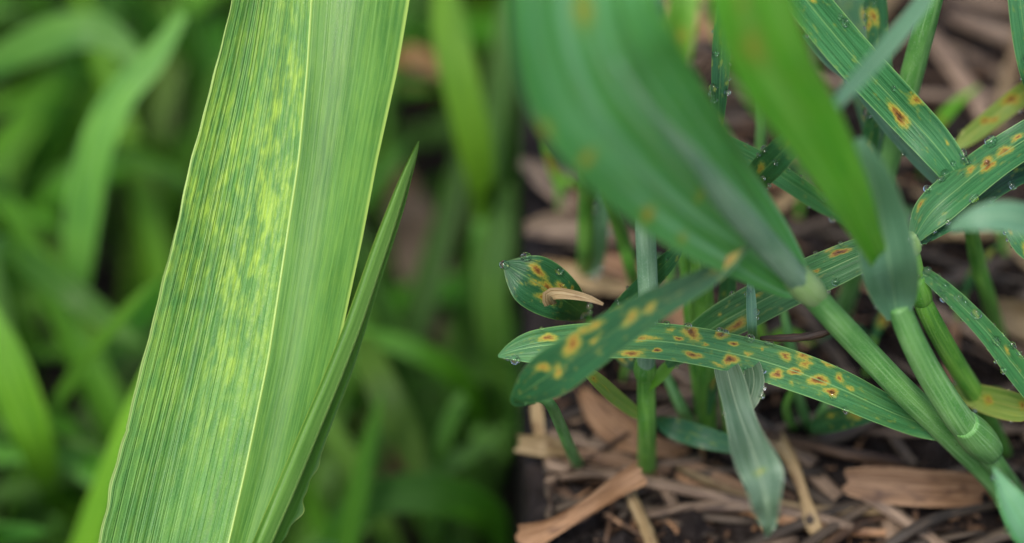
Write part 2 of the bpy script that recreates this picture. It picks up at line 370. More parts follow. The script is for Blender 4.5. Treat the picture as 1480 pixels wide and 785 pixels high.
def crumb_field(n, seed):
    r = np.random.default_rng(seed); vs, fs = [], []
    base = np.array([(1, 0, 0), (-1, 0, 0), (0, 1, 0), (0, -1, 0), (0, 0, 1), (0, 0, -1)], float)
    tri = [(0, 2, 4), (2, 1, 4), (1, 3, 4), (3, 0, 4), (2, 0, 5), (1, 2, 5), (3, 1, 5), (0, 3, 5)]
    for _ in range(n):
        if r.random() < .75: x, y = r.uniform(EDGE_X + .004, .085), r.uniform(.2, .35)
        elif r.random() < .6: x, y = r.uniform(EDGE_X + .004, .18), r.uniform(.12, .47)
        else: x, y = r.uniform(-.2, -.02), r.uniform(.3, .65)
        s = r.choice([.0006, .001, .0016, .0026], p=[.45, .33, .17, .05])
        p = base * r.uniform(.6, 1.3, (6, 3)) * s; k = len(vs)
        vs += (p + (x, y, gheight(x, y) + s * .3)).tolist(); fs += [tuple(k + i for i in t) for t in tri]
    me = bpy.data.meshes.new('soil_crumbs'); me.from_pydata(vs, [], fs)
    return me
cr = link('soil_crumbs', crumb_field(9500, 5), 'soil'); cr['kind'] = 'stuff'; cr['label'] = 'loose crumbs of dark soil lying on the ground'; cr['category'] = 'soil'

def chaff_field(n, seed):
    r = np.random.default_rng(seed); vs, fs, uv = [], [], []
    for _ in range(n):
        if r.random() < .6: x, y = r.uniform(EDGE_X + .004, .085), r.uniform(.2, .35)
        elif r.random() < .8: x, y = r.uniform(EDGE_X + .004, .18), r.uniform(.12, .47)
        else: x, y = r.uniform(-.15, -.01), r.uniform(.3, .6)
        L, W, a = r.uniform(.0015, .006), r.uniform(.0002, .0007), r.uniform(0, 6.28); z = gheight(x, y) + r.uniform(.0003, .0016)
        c, s_ = math.cos(a), math.sin(a); dz = r.uniform(-.3, .3) * L; k = len(vs)
        for t, u in ((-1, -1), (-1, 1), (0, 1.3), (0, -1.3), (1, .6), (1, -.6)):
            vs.append((x + c * t * L / 2 - s_ * u * W / 2, y + s_ * t * L / 2 + c * u * W / 2, z + dz * t / 2 - (t * t) * L * .12 + .0002 * (u > 0)))
            uv.append((u * W * 500 + k, t * L * 500))
        fs += [(k, k + 1, k + 2, k + 3), (k + 3, k + 2, k + 4, k + 5)]
    me = bpy.data.meshes.new('chaff'); me.from_pydata(vs, [], fs); ul = me.uv_layers.new(name='UVMap')
    vi = np.empty(len(me.loops), dtype=np.int32); me.loops.foreach_get('vertex_index', vi); ul.data.foreach_set('uv', np.array(uv, np.float32)[vi].ravel())
    return me
for n_c, m_c, l_c in ((1500, 'twig', 'fine dark chaff and root fibres strewn over the soil'), (700, 'tan', 'fine rusty chaff strewn over the soil')):
    ch = link('chaff', chaff_field(n_c, 40 + n_c), m_c); ch['kind'] = 'stuff'; ch['label'] = l_c; ch['category'] = 'chaff'

# ------------------------------------------------------------------ plants of the bed (right), each rooted in the soil
def plant(label, base, group=None):
    p = G(*base); org = p.copy(); return thing('wheat_plant', label, 'wheat plant', Vector(org), group), org
def gd(px, py, lift=-.001): return GD(px, py, lift)

# main slanting stem, broad blade towards the lens
r, o = plant('wheat plant with a thick slanting ribbed stem and one broad blurred bluish-green blade', (1478, 765))
stem_px(r, o, [(1482, 772, gd(1482, 772), 34), (1442, 700, 1.055, 36), (1375, 632, 1.025, 38), (1300, 560, 1.0, 38), (1230, 487, .98, 38), (1168, 420, .958, 37)], 'stem', n=90)
stem_px(r, o, [(1162, 414, .954, 37), (1130, 378, .934, 38), (1092, 338, .912, 39), (1050, 290, .885, 38), (1006, 232, .857, 25), (945, 165, .826, 13), (890, 90, .806, 5)], 'stempale', 'sheath')
node_px(r, o, 1163, 413, .954, 1, 1, 42, 46, 'collar', slope=.0004)
leaf_px('leaf', r, o, [(828, -280, .81, 90, .0), (832, -150, .805, 178, -.012), (838, -40, .805, 204, -.018), (848, 45, .81, 222, -.02), (878, 122, .824, 236, -.02), (934, 198, .85, 222, -.02), (1004, 276, .889, 182, -.016), (1084, 348, .93, 124, -.008), (1142, 402, .955, 66, .0), (1166, 420, .958, 20)], 'wide',
        spots=[(842, 240, 26, .55), (938, 318, 22, .55), (1002, 286, 18, .5), (775, 195, 22, .5), (850, 8, 22, .6), (990, 342, 14, .45)], mottle=.1, fold=.10, curl=.06)

# bright blade + waxy sheath leaf on its own stem, and the long spotted blade in focus
r, o = plant('wheat plant with bright lime blurred blade and a long level blade covered in brown spots', (1468, 712))
stem_px(r, o, [(1298, 440, .962, 34), (1318, 490, .972, 37), (1345, 542, .985, 40), (1382, 600, 1.0, 42), (1414, 636, 1.015, 44)], 'stem', n=70)
node_px(r, o, 1412, 632, 1.0135, .68, .73, 47, 54, 'stem', slope=.0004)
stem_px(r, o, [(1412, 636, 1.017, 34), (1445, 680, 1.04, 30), (1474, 722, gd(1474, 722), 28)], 'stem')
leaf_px('leaf', r, o, [(1068, -260, .80, 60), (1074, -120, .79, 110), (1086, 0, .80, 122, -.012), (1120, 100, .82, 116, -.012), (1180, 195, .855, 92, -.01), (1226, 280, .885, 66, -.005), (1256, 345, .915, 40), (1292, 420, .955, 16)], 'bright',
        spots=[(1092, 66, 44, .5), (1075, 0, 20, .4)], mottle=.15, fold=.12)
leaf_px('leaf', r, o, [(1240, 200, .90, 14), (1258, 250, .905, 52, .01), (1274, 315, .92, 74, .01), (1286, 385, .93, 84, .01), (1293, 430, .955, 66), (1297, 462, .965, 30)], 'pale', fold=.35, ndrop=4, fine=False)
leaf_px('leaf', r, o, [(1348, -60, .91, 18), (1338, -5, .905, 24), (1295, 52, .90, 27), (1250, 104, .895, 25), (1212, 146, .885, 20), (1196, 176, .87, 12)], 'pale', fold=.1)
main_spots = [(793, 489, 14, .7), (845, 480, 12, .55), (894, 500, 8, .62), (912, 511, 12, .72), (927, 489, 12, .68), (941, 489, 10, .6), (949, 507, 8, .95), (968, 477, 11, .5),
  (980, 489, 8, .85), (998, 480, 16, .9), (1002, 514, 9, 1.0), (1043, 484, 14, .74), (1055, 519, 12, 1.0), (1060, 497, 7, .95), (1080, 512, 10, .5), (1123, 542, 15, .74), (1135, 515, 12, .68), (1150, 536, 12, .85),
  (1160, 512, 11, .62), (1165, 527, 11, .75), (1185, 550, 16, .86), (1198, 523, 11, .72), (1201, 566, 12, .82), (1215, 546, 15, .78), (1228, 560, 9, .5), (1092, 538, 8, .5), (1036, 528, 8, .5), (870, 486, 8, .4), (1143, 552, 8, .5), (1018, 497, 6, .5), (1100, 505, 6, .6)]
leaf_px('leaf', r, o, [(720, 515, .99, 4), (740, 508, .99, 26), (762, 503, .99, 43), (790, 499, .99, 50), (850, 493, .992, 52), (930, 492, .995, 52), (1000, 499, .997, 54), (1080, 516, .999, 56), (1150, 537, 1.0, 58), (1215, 562, 1.003, 54), (1275, 590, 1.01, 46), (1330, 612, 1.02, 40), (1380, 626, 1.022, 30), (1412, 636, 1.02, 22)], 'teal',
        spots=main_spots, fine=True, fold=.06, curl=.10, mottle=.12,
        drops=[(963, 464, 4.5), (995, 470, 5), (1041, 474, 6), (1048, 476, 4), (1086, 482, 6), (1110, 488, 3.5), (1204, 571, 5), (1118, 490, 3)], ndrop=21)

# bright stem, crossing long blade, and dewy blade
r, o = plant('wheat plant with a swollen bright green joint and a narrow blade beaded with dew', (1450, 655))
stem_px(r, o, [(1316, 345, .992, 16), (1322, 380, .995, 22), (1328, 420, 1.0, 26), (1346, 462, 1.008, 30), (1382, 526, 1.03, 30), (1418, 585, 1.055, 28), (1452, 660, gd(1452, 660), 26)], 'stemb', n=60)
node_px(r, o, 1328, 420, .999, .35, 1, 32, 34, 'stemb')
node_px(r, o, 1318, 352, .990, .4, 1, 22, 24, 'collar', 'auricle')
leaf_px('leaf', r, o, [(1560, 150, 1.01, 36), (1500, 190, 1.005, 50), (1440, 229, 1.0, 54, .006), (1390, 268, .998, 56, .006), (1345, 308, .996, 52), (1318, 350, .993, 14)], 'teal',
        spots=[(1427, 238, 13, .82), (1452, 217, 15, .66), (1404, 246, 10, .5), (1470, 200, 12, .6), (1330, 297, 9, .6)], fine=True, fold=.14, ndrop=9, drops=[(1393, 233, 7), (1365, 252, 5), (1356, 262, 4), (1432, 206, 8), (1340, 275, 5)])
leaf_px('leaf', r, o, [(1570, 190, 1.02, 20), (1500, 232, 1.018, 38), (1440, 262, 1.014, 44, .01), (1385, 303, 1.008, 42, .01), (1345, 335, 1.0, 26), (1319, 352, .993, 10)], 'dark',
        spots=[(1470, 245, 8, .5)], fine=True, fold=.2, ndrop=21)
leaf_px('leaf', r, o, [(1318, 352, .995, 10), (1290, 352, 1.0, 38), (1245, 368, 1.004, 50), (1200, 388, 1.006, 56), (1140, 415, 1.01, 58), (1080, 446, 1.014, 58), (1030, 474, 1.018, 52), (990, 505, 1.025, 38), (962, 530, 1.03, 8)], 'teal',
        spots=[(1212, 364, 9, 1.0), (1195, 352, 8, .5), (1180, 392, 9, .6), (1066, 470, 12, .68), (1090, 430, 8, .5), (1040, 455, 7, .5)], fine=True, fold=.10, ndrop=15)
leaf_px('leaf', r, o, [(1316, 384, .997, 10), (1345, 402, .995, 20), (1385, 437, .995, 26), (1430, 484, .996, 30), (1470, 534, 1.0, 36), (1520, 600, 1.01, 30), (1560, 660, 1.02, 6)], 'teal',
        spots=[(1455, 505, 9, .5)], fine=True, fold=.45, ndrop=33, drops=[(1340, 393, 5), (1367, 414, 6), (1386, 429, 5), (1412, 452, 6.5), (1396, 437, 4), (1440, 492, 6), (1353, 403, 4)])

# top diagonal blade on a thin dark stem
r, o = plant('wheat plant with a thin dark stem and a wide diagonal blade bearing two brown spots', (1446, 492))
stem_px(r, o, [(1398, 285, 1.012, 16), (1403, 325, 1.03, 20), (1412, 375, 1.06, 23), (1428, 430, 1.09, 23), (1448, 500, gd(1448, 500), 22)], 'stemb')
leaf_px('leaf', r, o, [(1085, -130, 1.03, 30), (1120, -60, 1.03, 52), (1165, 0, 1.02, 60, .006), (1230, 78, 1.01, 62, .006), (1295, 148, 1.002, 60, .006), (1350, 208, 1.0, 56), (1385, 255, 1.004, 42), (1398, 287, 1.012, 16)], 'teal',
        spots=[(1325, 143, 15, .70), (1300, 168, 14, .92), (1316, 135, 8, .5), (1175, 0, 10, .5), (1368, 205, 6, .5)], fine=True, fold=.10, ndrop=18, drops=[(1223, 32, 5), (1218, 24, 4), (1293, 128, 3)])
leaf_px('leaf', r, o, [(1160, 50, 1.04, 8), (1195, 84, 1.035, 18), (1235, 118, 1.03, 20), (1290, 190, 1.03, 20), (1350, 255, 1.025, 18), (1400, 295, 1.016, 10)], 'pale', fold=.3, ndrop=12)

# tall straight stem at the top
r, o = plant('wheat plant with a tall straight pale green stem leaning past two narrow dark blades', (1212, 470))
stem_px(r, o, [(1375, -110, .985, 30), (1346, 0, 1.005, 33), (1325, 80, 1.025, 34), (1296, 190, 1.05, 33), (1268, 290, 1.075, 30), (1240, 380, 1.10, 28), (1210, 475, gd(1210, 475), 26)], 'stem', n=60)
leaf_px('leaf', r, o, [(1262, -80, 1.03, 22), (1264, -20, 1.03, 32), (1268, 40, 1.035, 33), (1276, 110, 1.04, 30), (1288, 180, 1.045, 20), (1294, 200, 1.05, 8)], 'dark', spots=[(1263, 22, 11, .75), (1257, 36, 8, .6)], fine=True, fold=.2, ndrop=21)
leaf_px('leaf', r, o, [(1264, 132, 1.045, 8), (1262, 165, 1.045, 18), (1258, 200, 1.05, 24), (1256, 235, 1.06, 22), (1264, 290, 1.07, 12), (1268, 292, 1.075, 4)], 'dark', auto=3, fold=.3, tipdry=2.5, ndrop=4, drops=[(1251, 163, 7), (1268, 156, 5)])
leaf_px('leaf', r, o, [(1200, -60, 1.10, 40), (1215, 0, 1.10, 70), (1240, 70, 1.10, 70), (1265, 160, 1.09, 50), (1270, 285, 1.075, 8)], 'dark', auto=4, fold=.15, ndrop=6)

# stems standing at the left of the bed
r, o = plant('wheat plant with a plain upright stem and a whitish folded blade against brown straw', (848, 404))
stem_px(r, o, [(853, 130, .99, 18), (851, 220, 1.05, 24), (849, 300, 1.10, 27), (848, 360, 1.13, 27), (847, 408, gd(847, 408), 26)], 'stemb')
leaf_px('leaf', r, o, [(872, 262, 1.08, 8), (870, 290, 1.085, 18), (868, 340, 1.10, 20), (864, 385, 1.13, 12), (849, 400, 1.14, 4)], 'pale', fold=.4, ndrop=12)
r, o = plant('wheat plant with a slender yellow-green stem tilting beside the waxy grey stem', (925, 428))
stem_px(r, o, [(872, 250, 1.03, 14), (884, 295, 1.06, 19), (900, 345, 1.09, 20), (914, 395, 1.11, 19), (926, 432, gd(926, 432), 18)], 'stemb')
r, o = plant('wheat plant with a waxy grey upper stem turning green above a pale torn straw', (935, 688))
stem_px(r, o, [(930, 270, .968, 26), (932, 320, .978, 29), (935, 380, .99, 30), (937, 440, 1.0, 29), (935, 500, 1.02, 28), (933, 532, 1.03, 26)], 'stempale', 'sheath')
stem_px(r, o, [(933, 525, 1.028, 28), (934, 560, 1.038, 27), (935, 620, 1.055, 27), (935, 692, gd(935, 692), 27)], 'stemb')
node_px(r, o, 932, 532, 1.03, 0, 1, 30, 26, 'stemb')
leaf_px('leaf', r, o, [(988, 352, .99, 8), (965, 378, .995, 26), (930, 415, 1.008, 30), (895, 450, 1.02, 28), (880, 480, 1.03, 26), (905, 520, 1.035, 20), (930, 534, 1.03, 8)], 'dark', auto=9, fold=.15, drops=[(897, 430, 4)], ndrop=4)
leaf_px('leaf', r, o, [(838, 528, 1.0, 8), (862, 548, 1.01, 20), (890, 574, 1.03, 22), (915, 594, 1.045, 18), (932, 606, 1.05, 8)], 'yellow', spots=[(856, 545, 14, .7), (880, 565, 6, .5)], fold=.1)
leaf_px('leaf', r, o, [(998, 500, 1.03, 4), (975, 520, 1.03, 14), (952, 545, 1.03, 18), (934, 566, 1.035, 6)], 'bright', fold=.2)

r, o = plant('wheat plant with a thin curved stem under a blurred dark blade with orange spots', (836, 672))
stem_px(r, o, [(756, 583, .973, 8), (778, 576, .979, 12), (795, 584, .987, 16), (808, 610, 1.02, 17), (824, 648, 1.05, 17), (838, 676, gd(838, 676), 18)], 'stem')
leaf_px('leaf', r, o, [(1082, 356, .92, 6), (1052, 380, .92, 24), (1010, 408, .922, 34), (955, 436, .926, 46), (900, 470, .932, 56), (845, 508, .94, 64), (800, 538, .948, 70), (770, 558, .955, 54), (750, 572, .962, 26), (744, 580, .967, 12), (752, 583, .971, 9), (774, 580, .978, 8)], 'dark',
        spots=[(913, 460, 19, .58), (828, 495, 19, .66), (860, 491, 14, .55), (843, 479, 18, .52), (938, 446, 15, .5), (786, 530, 15, .62), (806, 537, 12, .62), (1052, 378, 26, .62), (862, 470, 12, .5)], fold=.08, fine=True)

r, o = plant('wheat plant with a short curled blade crowded with orange spots and a dry tip', (866, 520))
stem_px(r, o, [(846, 452, 1.045, 12), (856, 480, 1.06, 14), (868, 525, gd(868, 525), 14)], 'stemb')
leaf_px('leaf', r, o, [(728, 380, 1.0, 4), (744, 390, 1.0, 44), (764, 402, 1.0, 74), (790, 418, 1.005, 78), (818, 436, 1.012, 62), (838, 450, 1.03, 34), (848, 458, 1.045, 12)], 'dark',
        spots=[(776, 392, 13, .74), (792, 414, 13, .80), (811, 412, 11, .85), (829, 416, 10, .7), (782, 430, 12, .62), (848, 453, 14, .55), (775, 410, 9, .6), (800, 440, 10, .5)], fine=True, fold=.25, drops=[(809, 391, 5)], ndrop=7)
leaf_px('leaf', r, o, [(872, 440, .99, 4), (850, 431, .992, 10), (826, 426, .995, 14), (806, 424, .998, 17), (792, 428, 1.002, 18), (800, 446, 1.01, 18), (826, 458, 1.03, 14), (848, 462, 1.047, 8)], 'cream', tipdry=0, fold=.3)

# stems at the centre of the bed
r, o = plant('wheat plant with clustered short green stems behind the level spotted blade', (1020, 640))
stem_px(r, o, [(1008, 345, 1.03, 22), (1012, 390, 1.04, 30), (1018, 450, 1.05, 30), (1022, 540, 1.06, 28), (1024, 645, gd(1024, 645), 26)], 'stemb')
stem_px(r, o, [(984, 345, 1.04, 14), (992, 400, 1.05, 18), (1000, 480, 1.06, 20), (1010, 560, 1.075, 20), (1020, 640, gd(1020, 640), 18)], 'stemb')
stem_px(r, o, [(962, 540, 1.06, 14), (985, 590, 1.07, 18), (1012, 640, gd(1012, 640), 18)], 'stem')
leaf_px('leaf', r, o, [(1000, 330, 1.03, 6), (1035, 350, 1.03, 20), (1052, 400, 1.04, 24), (1044, 470, 1.05, 22), (1030, 560, 1.06, 14), (1024, 600, 1.07, 6)], 'dark', auto=5, fold=.2)
leaf_px('leaf', r, o, [(1095, 660, 1.06, 6), (1060, 644, 1.06, 24), (1015, 632, 1.06, 32), (972, 618, 1.065, 30), (948, 606, 1.06, 10)], 'dark', fold=.2)
r, o = plant('wheat plant with a limp whitish-green blade hanging down over the dark soil', (1062, 650))
stem_px(r, o, [(1040, 470, 1.02, 14), (1046, 520, 1.02, 22), (1052, 570, 1.045, 26), (1062, 655, gd(1062, 655), 26)], 'stemb')
leaf_px('leaf', r, o, [(1042, 480, 1.015, 8), (1050, 530, 1.0, 34), (1064, 585, .975, 44), (1084, 640, .95, 52), (1100, 690, .93, 60), (1108, 728, .925, 44), (1110, 758, .93, 22), (1108, 778, .94, 2)], 'frost', fold=.9, ripple=.5, ndrop=10, spots=[(1100, 680, 18, .45)])
leaf_px('leaf', r, o, [(1072, 608, .985, 4), (1078, 592, .985, 18), (1086, 572, .985, 28), (1090, 550, .99, 30), (1086, 528, 1.0, 26), (1070, 505, 1.005, 20), (1046, 488, 1.012, 6)], 'frost', fold=.2, ndrop=24)
r, o = plant('wheat plant with three thin short shoots by the reddish twig', (1172, 622))
stem_px(r, o, [(1130, 440, 1.06, 10), (1142, 500, 1.065, 16), (1150, 560, 1.075, 16), (1172, 628, gd(1172, 628), 14)], 'stem')
stem_px(r, o, [(1150, 555, 1.05, 10), (1136, 590, 1.07, 13), (1150, 625, gd(1150, 625), 12)], 'stemb')
stem_px(r, o, [(1205, 560, 1.07, 10), (1186, 600, 1.08, 14), (1175, 630, gd(1175, 630), 14)], 'stem')
leaf_px('leaf', r, o, [(1300, 585, 1.04, 6), (1262, 594, 1.045, 28), (1220, 603, 1.055, 36), (1186, 614, 1.07, 28), (1172, 622, 1.08, 10)], 'dark', spots=[(1242, 596, 22, .6), (1205, 600, 12, .45)], fold=.15)

# thin stem at the middle top with hanging blades
r, o = plant('wheat plant with a faint thin upright stem and dewy blades hanging from its top', (1090, 402))
stem_px(r, o, [(1106, -90, .99, 12), (1105, 0, 1.02, 15), (1102, 140, 1.06, 16), (1096, 290, 1.11, 16), (1090, 408, gd(1090, 408), 16)], 'stem')
leaf_px('leaf', r, o, [(1037, 200, 1.01, 4), (1037, 180, 1.008, 16), (1040, 130, 1.0, 24), (1044, 60, .995, 28), (1055, -20, .99, 26), (1085, -80, .99, 14), (1106, -92, .99, 4)], 'dark', tipdry=4, ndrop=12, drops=[(1030, 125, 5), (1032, 143, 4), (1028, 135, 4), (1058, 134, 4), (1029, 170, 3)], fold=.2, fine=True)
leaf_px('leaf', r, o, [(1020, 182, 1.01, 6), (1040, 204, 1.01, 26), (1090, 230, 1.015, 30), (1140, 262, 1.02, 30), (1185, 292, 1.03, 28), (1222, 318, 1.04, 14), (1240, 340, 1.05, 4)], 'teal', spots=[(1030, 194, 10, .7)], fine=True, fold=.25, ndrop=12)
leaf_px('leaf', r, o, [(1180, 172, .97, 6), (1150, 200, .972, 34), (1118, 232, .98, 44), (1092, 262, 1.0, 38), (1090, 290, 1.05, 24), (1094, 310, 1.10, 6)], 'dark', spots=[(1100, 243, 13, .62), (1140, 205, 10, .5)], fold=.2, ndrop=15, fine=True)
leaf_px('leaf', r, o, [(1084, 400, 1.0, 8), (1086, 440, 1.0, 15), (1087, 478, 1.005, 13), (1089, 490, 1.04, 8), (1091, 395, 1.13, 4)], 'pale', fold=.3, ndrop=7)

r, o = plant('wheat plant with a bright green upright blade flecked yellow between blurred leaves', (968, 262))
stem_px(r, o, [(972, 150, .92, 14), (970, 200, 1.05, 16), (967, 268, gd(967, 268), 18)], 'stemb')
leaf_px('leaf', r, o, [(1004, -120, .86, 20), (994, -40, .86, 40), (985, 20, .86, 46), (977, 80, .865, 44), (972, 130, .88, 32), (971, 160, .93, 10)], 'bright', spots=[(985, 52, 20, .5), (975, 132, 18, .5)], fold=.2)
leaf_px('leaf', r, o, [(940, -90, .9, 14), (938, -10, .9, 40), (945, 40, .91, 36), (960, 110, .93, 20), (971, 170, .95, 6)], 'pale', fold=.2)

# right edge of the bed
r, o = plant('wheat plant with a pale yellowing blade streaked brown and a dark upright blade', (1540, 330))
stem_px(r, o, [(1500, 60, 1.0, 18), (1512, 150, 1.05, 22), (1528, 250, 1.11, 24), (1542, 336, gd(1542, 336), 24)], 'stem')
leaf_px('leaf', r, o, [(1462, -90, .985, 16), (1472, -20, .985, 34), (1482, 60, .99, 36), (1492, 120, 1.0, 26), (1508, 160, 1.04, 6)], 'teal', auto=2, fold=.2, ndrop=6)
leaf_px('leaf', r, o, [(1378, 216, 1.07, 8), (1400, 198, 1.068, 24), (1440, 166, 1.062, 30), (1480, 134, 1.055, 30), (1505, 112, 1.03, 10)], 'yellow', spots=[(1418, 178, 14, .7), (1464, 140, 16, .68), (1440, 170, 10, .6)], fold=.25, ndrop=6)
r, o = plant('wheat plant with a soft pale bluish blade reaching over the narrow dark stem', (1560, 520))
stem_px(r, o, [(1540, 300, .93, 20), (1545, 400, 1.03, 24), (1562, 525, gd(1562, 525), 24)], 'stem')
leaf_px('leaf', r, o, [(1372, 332, .90, 8), (1405, 318, .895, 32), (1445, 312, .895, 44), (1490, 318, .90, 44), (1525, 316, .915, 24), (1540, 305, .93, 8)], 'pale', fold=.15)
leaf_px('leaf', r, o, [(1450, 300, 1.0, 6), (1468, 330, .995, 34), (1488, 356, .995, 40), (1515, 372, 1.0, 30), (1545, 390, 1.02, 8)], 'teal', auto=4, fold=.2, ndrop=7)
r, o = plant('wheat plant with a yellow-green blade marked by one round rusty spot', (1530, 665))
stem_px(r, o, [(1505, 585, 1.01, 22), (1518, 630, 1.05, 24), (1532, 670, gd(1532, 670), 24)], 'stemb')
leaf_px('leaf', r, o, [(1370, 560, 1.06, 8), (1395, 568, 1.05, 30), (1434, 580, 1.035, 42), (1475, 590, 1.02, 40), (1500, 590, 1.01, 14)], 'yellow', spots=[(1433, 581, 17, .78), (1478, 585, 18, .6)], fold=.12, ndrop=7, mottle=0)
leaf_px('leaf', r, o, [(1436, 676, .94, 3), (1450, 702, .94, 24), (1468, 734, .94, 46), (1494, 768, .945, 58), (1522, 752, .97, 40), (1524, 690, 1.02, 20), (1518, 640, 1.05, 6)], 'wide', fold=.3, ndrop=9)

# thin young shoots between the larger plants
sh = random.Random(8)
for bx, by, dx, ht, mt in [(962, 470, 14, 130, 'teal'), (1118, 560, -22, 110, 'bright'), (1248, 560, 26, 120, 'dark'), (1296, 415, -20, 150, 'teal'), (1378, 500, 24, 120, 'dark'),
                           (1152, 330, 18, 130, 'dark'), (1010, 262, -12, 120, 'bright'), (1462, 400, -30, 120, 'teal'), (1330, 262, 30, 110, 'bright'), (900, 560, 16, 90, 'dark'), (812, 330, -10, 100, 'bright'), (1420, 640, -18, 100, 'bright')]:
    r, o = plant('thin young wheat shoot with two narrow blades between the larger plants', (bx, by), 'thin young shoots between the larger plants')
    d0 = gd(bx, by); f = .00022
    q = lambda t, off=0.0: (bx + dx * t + off, by - ht * t, d0 - f * ht * t)
    stem_px(r, o, [(*q(0), 11), (*q(.3), 10), (*q(.6), 8)], 'stemb', n=16)
    leaf_px('leaf', r, o, [(*q(1.25, dx * 1.6), 2), (*q(1.05, dx * .8), 12), (*q(.8, dx * .2), 15), (*q(.58), 6)], mt, fold=.2, auto=2)
    leaf_px('leaf', r, o, [(*q(.55, -dx * 3.2), 2), (*q(.72, -dx * 2.0), 11), (*q(.66, -dx * .8), 14), (*q(.42), 6)], mt, fold=.2, ndrop=2)

# ------------------------------------------------------------------ dry litter on the bed
def strip_px(c, mat, label, grp=None, name='dry_leaf', curl=.5, tear=True, fold=.05):
    """c: (px, py, height above the soil in mm, width px)"""
    cc = [(a, b, GD(a, b, h / 1000.0), wd) for a, b, h, wd in c]
    pts, mid, W0 = ribbon_px(cc, fold=fold, curl=curl, nu=7, step=8)
    n, m = pts.shape[:2]; u = np.linspace(-1, 1, m)[None, :].repeat(n, 0)
    arc = np.concatenate([[0], np.cumsum(np.linalg.norm(np.diff(mid, axis=0), axis=1))]) * 1000
    if tear:
        pts[0] += (pts[0] - pts[2]) * RNG.uniform(0, .9, (m, 1)); pts[-1] += (pts[-1] - pts[-3]) * RNG.uniform(0, .9, (m, 1))
    me = grid_mesh(name, pts, np.stack([u * W0, arc[:, None].repeat(m, 1)], -1), {'edge': np.abs(u)})
    o = link(name, me, mat); return tag(o, label, 'dry leaf' if name == 'dry_leaf' else 'straw', grp)
def stalk_px(c, mat, label, grp=None, name='straw_stalk', cat='straw', drops=(), absdep=False):
    cc = [(a, b, (h if absdep else GD(a, b, h / 1000.0)), wd) for a, b, h, wd in c]
    s = catmull(cc, 26); ctr = np.array([P(a[0], a[1], a[2]) for a in s]); rad = s[:, 3] / 2 * K * D * s[:, 2]
    rad = rad * (1 + .06 * np.sin(np.arange(26) * 1.7 + RNG.uniform(0, 6)))
    o = link(name, tube_mesh(name, ctr, rad, 10, .8, .05), mat); return tag(o, label, cat, grp)

strip_px([(758, 780, 2, 46), (800, 762, 4, 26), (850, 732, 6, 24), (895, 702, 7, 32), (925, 685, 8, 36)], 'tan', 'pinkish tan torn straw resting against the foot of the grey-green stem')
stalk_px([(898, 690, 4, 16), (915, 725, 4, 18), (935, 768, 4, 20), (950, 810, 4, 20)], 'cream', 'ochre straw running away below the pinkish torn straw')
stalk_px([(950, 682, 3, 12), (962, 708, 3, 16), (978, 742, 2, 18)], 'straw', 'short light straw stub beside the foot of the grey-green stem')
strip_px([(1228, 697, 5, 40), (1270, 700, 5, 54), (1340, 706, 5, 54), (1400, 708, 4, 48), (1450, 712, 3, 30)], 'tan', 'broad flat orange-tan dry leaf lying under the slanting stem', curl=.25)
stalk_px([(1108, 622, 5, 14), (1160, 640, 5, 18), (1230, 657, 5, 19), (1310, 672, 4, 16)], 'twig', 'long reddish brown twig above the broad tan dry leaf')
strip_px([(1128, 640, 6, 22), (1146, 672, 6, 18), (1162, 715, 5, 14), (1172, 750, 4, 22), (1185, 780, 3, 18)], 'cream', 'twisted narrow ochre leaf strip hanging below the reddish twig', curl=.8)
stalk_px([(1232, 705, 4, 16), (1280, 735, 4, 18), (1330, 768, 4, 19), (1385, 805, 4, 18)], 'straw', 'pale stalk crossing under a grey stalk beneath the broad tan leaf')
stalk_px([(1270, 800, 6, 16), (1318, 766, 7, 18), (1370, 744, 6, 18), (1440, 730, 4, 15)], 'straw2', 'grey stalk laid across the pale stalk beneath the broad tan leaf')
stalk_px([(1050, 800, 3, 16), (1120, 772, 3, 18), (1190, 745, 3, 18), (1260, 720, 2, 15)], 'straw2', 'grey stalk rising to the tip of the broad tan leaf')
strip_px([(845, 570, 3, 20), (868, 600, 4, 44), (905, 628, 4, 48), (950, 646, 3, 30), (990, 652, 2, 12)], 'tan', 'curved rosy tan dry leaf behind the grey-green stem', curl=.5)
strip_px([(752, 642, 3, 26), (785, 645, 4, 32), (815, 648, 3, 24)], 'cream', 'short cream strip of dry leaf by the thin curved stem')
strip_px([(774, 566, 8, 14), (776, 600, 6, 18), (782, 640, 3, 14)], 'cream', 'upright cream strip of dry leaf beside the thin curved stem')
stalk_px([(1100, 489, 1.0, 8), (1130, 489, .995, 14), (1165, 487, .992, 15), (1196, 480, .99, 12), (1215, 470, .985, 4)], 'twig', 'knobbly brown twig with a dew drop lying on the level spotted blade', name='twig', cat='twig', absdep=True)
strip_px([(764, 330, 4, 24), (800, 326, 5, 42), (860, 330, 5, 40), (920, 345, 3, 22)], 'straw', 'wide weathered dry leaf behind the plain upright stem', curl=.4)
strip_px([(762, 238, 3, 22), (790, 262, 4, 34), (822, 292, 4, 26), (840, 312, 2, 12)], 'straw', 'pale dry leaf slanting below the broad blurred blade', curl=.5)
strip_px([(788, 380, 5, 14), (820, 392, 6, 30), (860, 408, 6, 30), (905, 416, 5, 20), (920, 420, 4, 8)], 'cream', 'yellow-ochre dry leaf lying across the feet of two green stems', curl=.5)
stalk_px([(1372, 20, 4, 26), (1410, 36, 5, 32), (1470, 58, 5, 32), (1520, 78, 4, 28)], 'straw', 'thick tan straw at the top beside the tall straight stem')
stalk_px([(1345, 52, 3, 24), (1378, 98, 4, 28), (1410, 145, 4, 28), (1430, 190, 3, 22)], 'straw', 'tan straw slanting down from the thick straw at the top')
